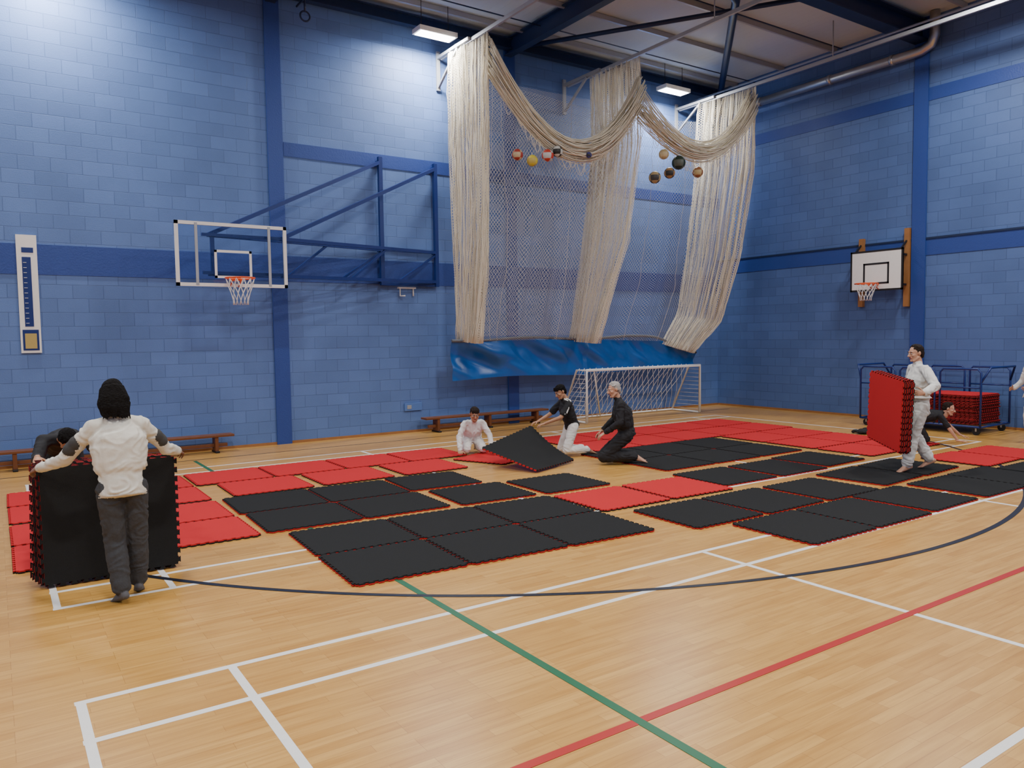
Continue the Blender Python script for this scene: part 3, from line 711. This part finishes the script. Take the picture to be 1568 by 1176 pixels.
person('woman_in_white_sweatshirt',(.77,6.52,0),0,dict(pelvis=(0,0,.93),chest=(0,.06,1.24),neck=(0,.11,1.42),head=(-.02,.15,1.585),face=(-.1,1,-.3),up=(0,.25,1),
  armR=((.165,.09,1.35),(.36,.24,1.12),(.51,.53,1.05),(.35,.7,-.2),(-.5,.1,-.6),.5),armL=((-.165,.09,1.35),(-.36,.23,1.10),(-.52,.52,1.01),(-.35,.7,-.2),(.5,.1,-.6),.5),
  legR=((.085,0,.88),(.10,.06,.48),(.10,.10,.09),(.13,.3,.02)),legL=((-.085,0,.88),(-.06,.03,.47),(-.04,-.08,.09),(-.10,.12,.02))),
  (SWEAT,CJ,RIB,PRINT),SK['dark'],HB,'long',.97,gt=1.38,ga=1.14,gb=1.32,jacket=.10,bare=False,vox=.008,wr=.010,soft=4,prnt=True)
person('person_bending_behind_mats',(.52,8.42,0.03),180,dict(pelvis=(0,-.28,.9),chest=(0,.04,1.04),neck=(0,.24,1.08),head=(0,.37,1.08),face=(0,.2,-1),up=(0,1,.2),
  armR=((.18,.18,1.06),(.24,.42,.92),(.25,.70,.98),(0,1,-.3),(0,.2,-1)),armL=((-.18,.18,1.06),(-.24,.42,.92),(-.3,.70,.98),(0,1,-.3),(0,.2,-1)),
  legR=((.09,-.28,.86),(.12,-.08,.47),(.12,-.2,.12),(.12,.05,.05)),legL=((-.09,-.28,.86),(-.12,-.08,.47),(-.12,-.2,.12),(-.12,.05,.05))),
  (CK,CK),SK['tan'],HB,'short',.95,bare=True)
person('man_carrying_mats',(10.75,5.72,.028),53.6,dict(pelvis=(0,0,.96),chest=(0,.0,1.28),neck=(0,.02,1.49),head=(0,.05,1.645),face=(-.15,1,-.08),
  armR=((.19,0,1.42),(.31,.0,1.15),(.30,.13,.93),(-.1,.5,-.6),(-.3,1,0)),armL=((-.19,0,1.42),(-.41,-.03,1.21),(-.57,.20,1.13),(.0,.9,.05),(1,.1,0),.5),
  legR=((.09,0,.92),(.12,.0,.50),(.10,-.22,.13),(.13,.0,.03)),legL=((-.09,0,.92),(-.11,.12,.51),(-.12,.20,.085),(-.16,.43,.02))),
  (CW,CW,CW,CW),SK['light'],HD,'short',1.03,gt=1.25,ga=1.2,gb=1.4,jacket=.16,belt=True,lapel=True,wr=.012,vox=.010)
person('child_in_white_gi_kneeling',(6.70,11.15,.03),158,dict(pelvis=(0,-.14,.25),chest=(0,.05,.43),neck=(0,.15,.55),head=(0,.24,.67),face=(0,1,-.35),up=(0,.3,1),
  armR=((.15,.10,.51),(.26,.17,.30),(.27,.34,.075),(.1,1,-.1),(0,0,-1),.08),armL=((-.15,.10,.51),(-.26,.17,.30),(-.27,.34,.075),(-.1,1,-.1),(0,0,-1),.08),
  legR=((.08,-.12,.22),(.14,.2,.085),(.1,-.18,.07),(.08,-.36,.04)),legL=((-.08,-.12,.22),(-.14,.2,.085),(-.1,-.18,.07),(-.08,-.36,.04))),
  (CW,CW,CW,CW),SK['tan'],HD,'fringe',.86,gt=1.3,ga=1.15,gb=1.35,jacket=.06,lapel=True,belt=True,hs=.98,wr=.012,vox=.010)
person('boy_in_black_tshirt_kneeling',(7.86,9.94,.03),74,dict(pelvis=(0,-.02,.50),chest=(0,.07,.76),neck=(0,.11,.91),head=(-.02,.18,1.035),face=(-.25,1,-.45),up=(0,.4,1),
  armR=((.165,.09,.85),(.22,.28,.65),(.14,.52,.55),(0,1,-.2),(0,-.3,-1),.5),armL=((-.165,.09,.85),(-.23,.26,.64),(-.12,.50,.54),(0,1,-.2),(0,-.3,-1),.5),
  legR=((.08,-.02,.47),(.12,.12,.085),(.1,-.28,.07),(.09,-.45,.04)),legL=((-.08,-.02,.47),(-.12,.12,.085),(-.1,-.28,.07),(-.09,-.45,.04))),
  (CK,CW,CW),SK['tan'],HB,'fringe',.88,gt=1.25,ga=1.12,gb=1.3,short=True,pelvlab=0,jacket=.06,hs=.98,stripe=True,vox=.010)
person('grey_haired_man_kneeling',(7.98,8.86,.03),52,dict(pelvis=(0,-.10,.46),chest=(0,-.03,.77),neck=(0,.03,.97),head=(-.02,.09,1.115),face=(-.4,1,-.2),up=(0,.2,1),
  armR=((.2,.0,.90),(.29,.06,.64),(.17,.26,.46),(-.1,.8,-.5),(-.3,0,-1)),armL=((-.2,.0,.90),(-.29,.02,.63),(-.19,.24,.47),(.1,.8,-.5),(.3,0,-1)),
  legR=((.09,-.10,.42),(.15,.24,.095),(.11,-.25,.075),(.1,-.44,.04)),legL=((-.09,-.10,.42),(-.15,.26,.095),(-.12,-.24,.10),(-.12,-.46,.05))),
  (CK,CK,CW),SK['light'],HG,'short',1.03,gt=1.34,ga=1.2,gb=1.38,jacket=.06,wr=.012,vox=.010)
person('child_crouching_by_trolley',(13.46,6.98,.03),217,dict(pelvis=(0,-.22,.42),chest=(0,.06,.48),neck=(0,.20,.53),head=(0,.31,.60),face=(.3,1,-.2),up=(0,.3,1),
  armR=((.15,.16,.49),(.2,.30,.26),(.2,.42,.08),(0,1,-.1),(0,0,-1),.1),armL=((-.15,.16,.49),(-.28,.34,.32),(-.32,.55,.12),(0,1,-.3),(0,0,-1),.1),
  legR=((.08,-.22,.38),(.13,-.05,.08),(.1,-.42,.07),(.1,-.6,.04)),legL=((-.08,-.22,.38),(-.13,-.05,.08),(-.1,-.42,.07),(-.1,-.6,.04))),
  (CK,CK),SK['light'],HD,'short',.84,hs=.96,ga=1.0,short=True)
person('man_in_white_gi_standing',(14.92,5.92,.0),60,dict(pelvis=(0,0,.90),chest=(0,.0,1.2),neck=(0,.02,1.39),head=(0,.05,1.54),face=(-.3,1,-.1),
  armR=((.18,0,1.33),(.27,.03,1.07),(.24,.22,.95),(-.3,.9,0),(-.8,0,-.2)),armL=((-.18,0,1.33),(-.27,.03,1.07),(-.22,.24,.98),(.3,.9,0),(.8,0,-.2)),
  legR=((.08,0,.87),(.11,.02,.47),(.11,-.02,.09),(.13,.2,.03)),legL=((-.08,0,.87),(-.11,.04,.47),(-.11,.02,.09),(-.13,.25,.03))),
  (CW,CW,CW,CW),SK['tan'],HD,'short',.95,gt=1.25,ga=1.15,gb=1.4,jacket=.16,belt=True,lapel=True)
F=Fig(); rn=random.Random(4)
for k in range(9): F.add((rn.uniform(-.2,.2),rn.uniform(-.12,.12),.05),(.09,.07,.04),(rn.uniform(-.28,.28),rn.uniform(-.15,.15),.04),(.05,.06,.035))
o=addobj('crumpled_jacket',F.build('crumpled_jacket',.012,[CK],2,{0:.02}),None); o.location=(14.05,8.5,.0)

# ------------------------------------------------------------------ world + camera
wd=bpy.data.worlds.new('world'); bpy.context.scene.world=wd; wd.use_nodes=True; wd.node_tree.nodes['Background'].inputs[0].default_value=(.6,.7,.9,1); wd.node_tree.nodes['Background'].inputs[1].default_value=.1
f=1175.0; p=math.atan(74/1175); rho=math.radians(0.79); yaw=math.radians(56)
F0=V((math.cos(yaw),math.sin(yaw),0)); R0=V((math.sin(yaw),-math.cos(yaw),0))
F=(F0*math.cos(p)+V((0,0,-math.sin(p)))).normalized(); U0=R0.cross(F)
R=R0*math.cos(rho)-U0*math.sin(rho); U=U0*math.cos(rho)+R0*math.sin(rho)
cam=bpy.data.cameras.new('camera'); co=bpy.data.objects.new('camera',cam); bpy.context.collection.objects.link(co)
cam.sensor_width=36; cam.lens=f/1568*36
M=Matrix((R,U,-F)).transposed().to_4x4(); M.translation=V((0,0,2.0)); co.matrix_world=M
bpy.context.scene.camera=co
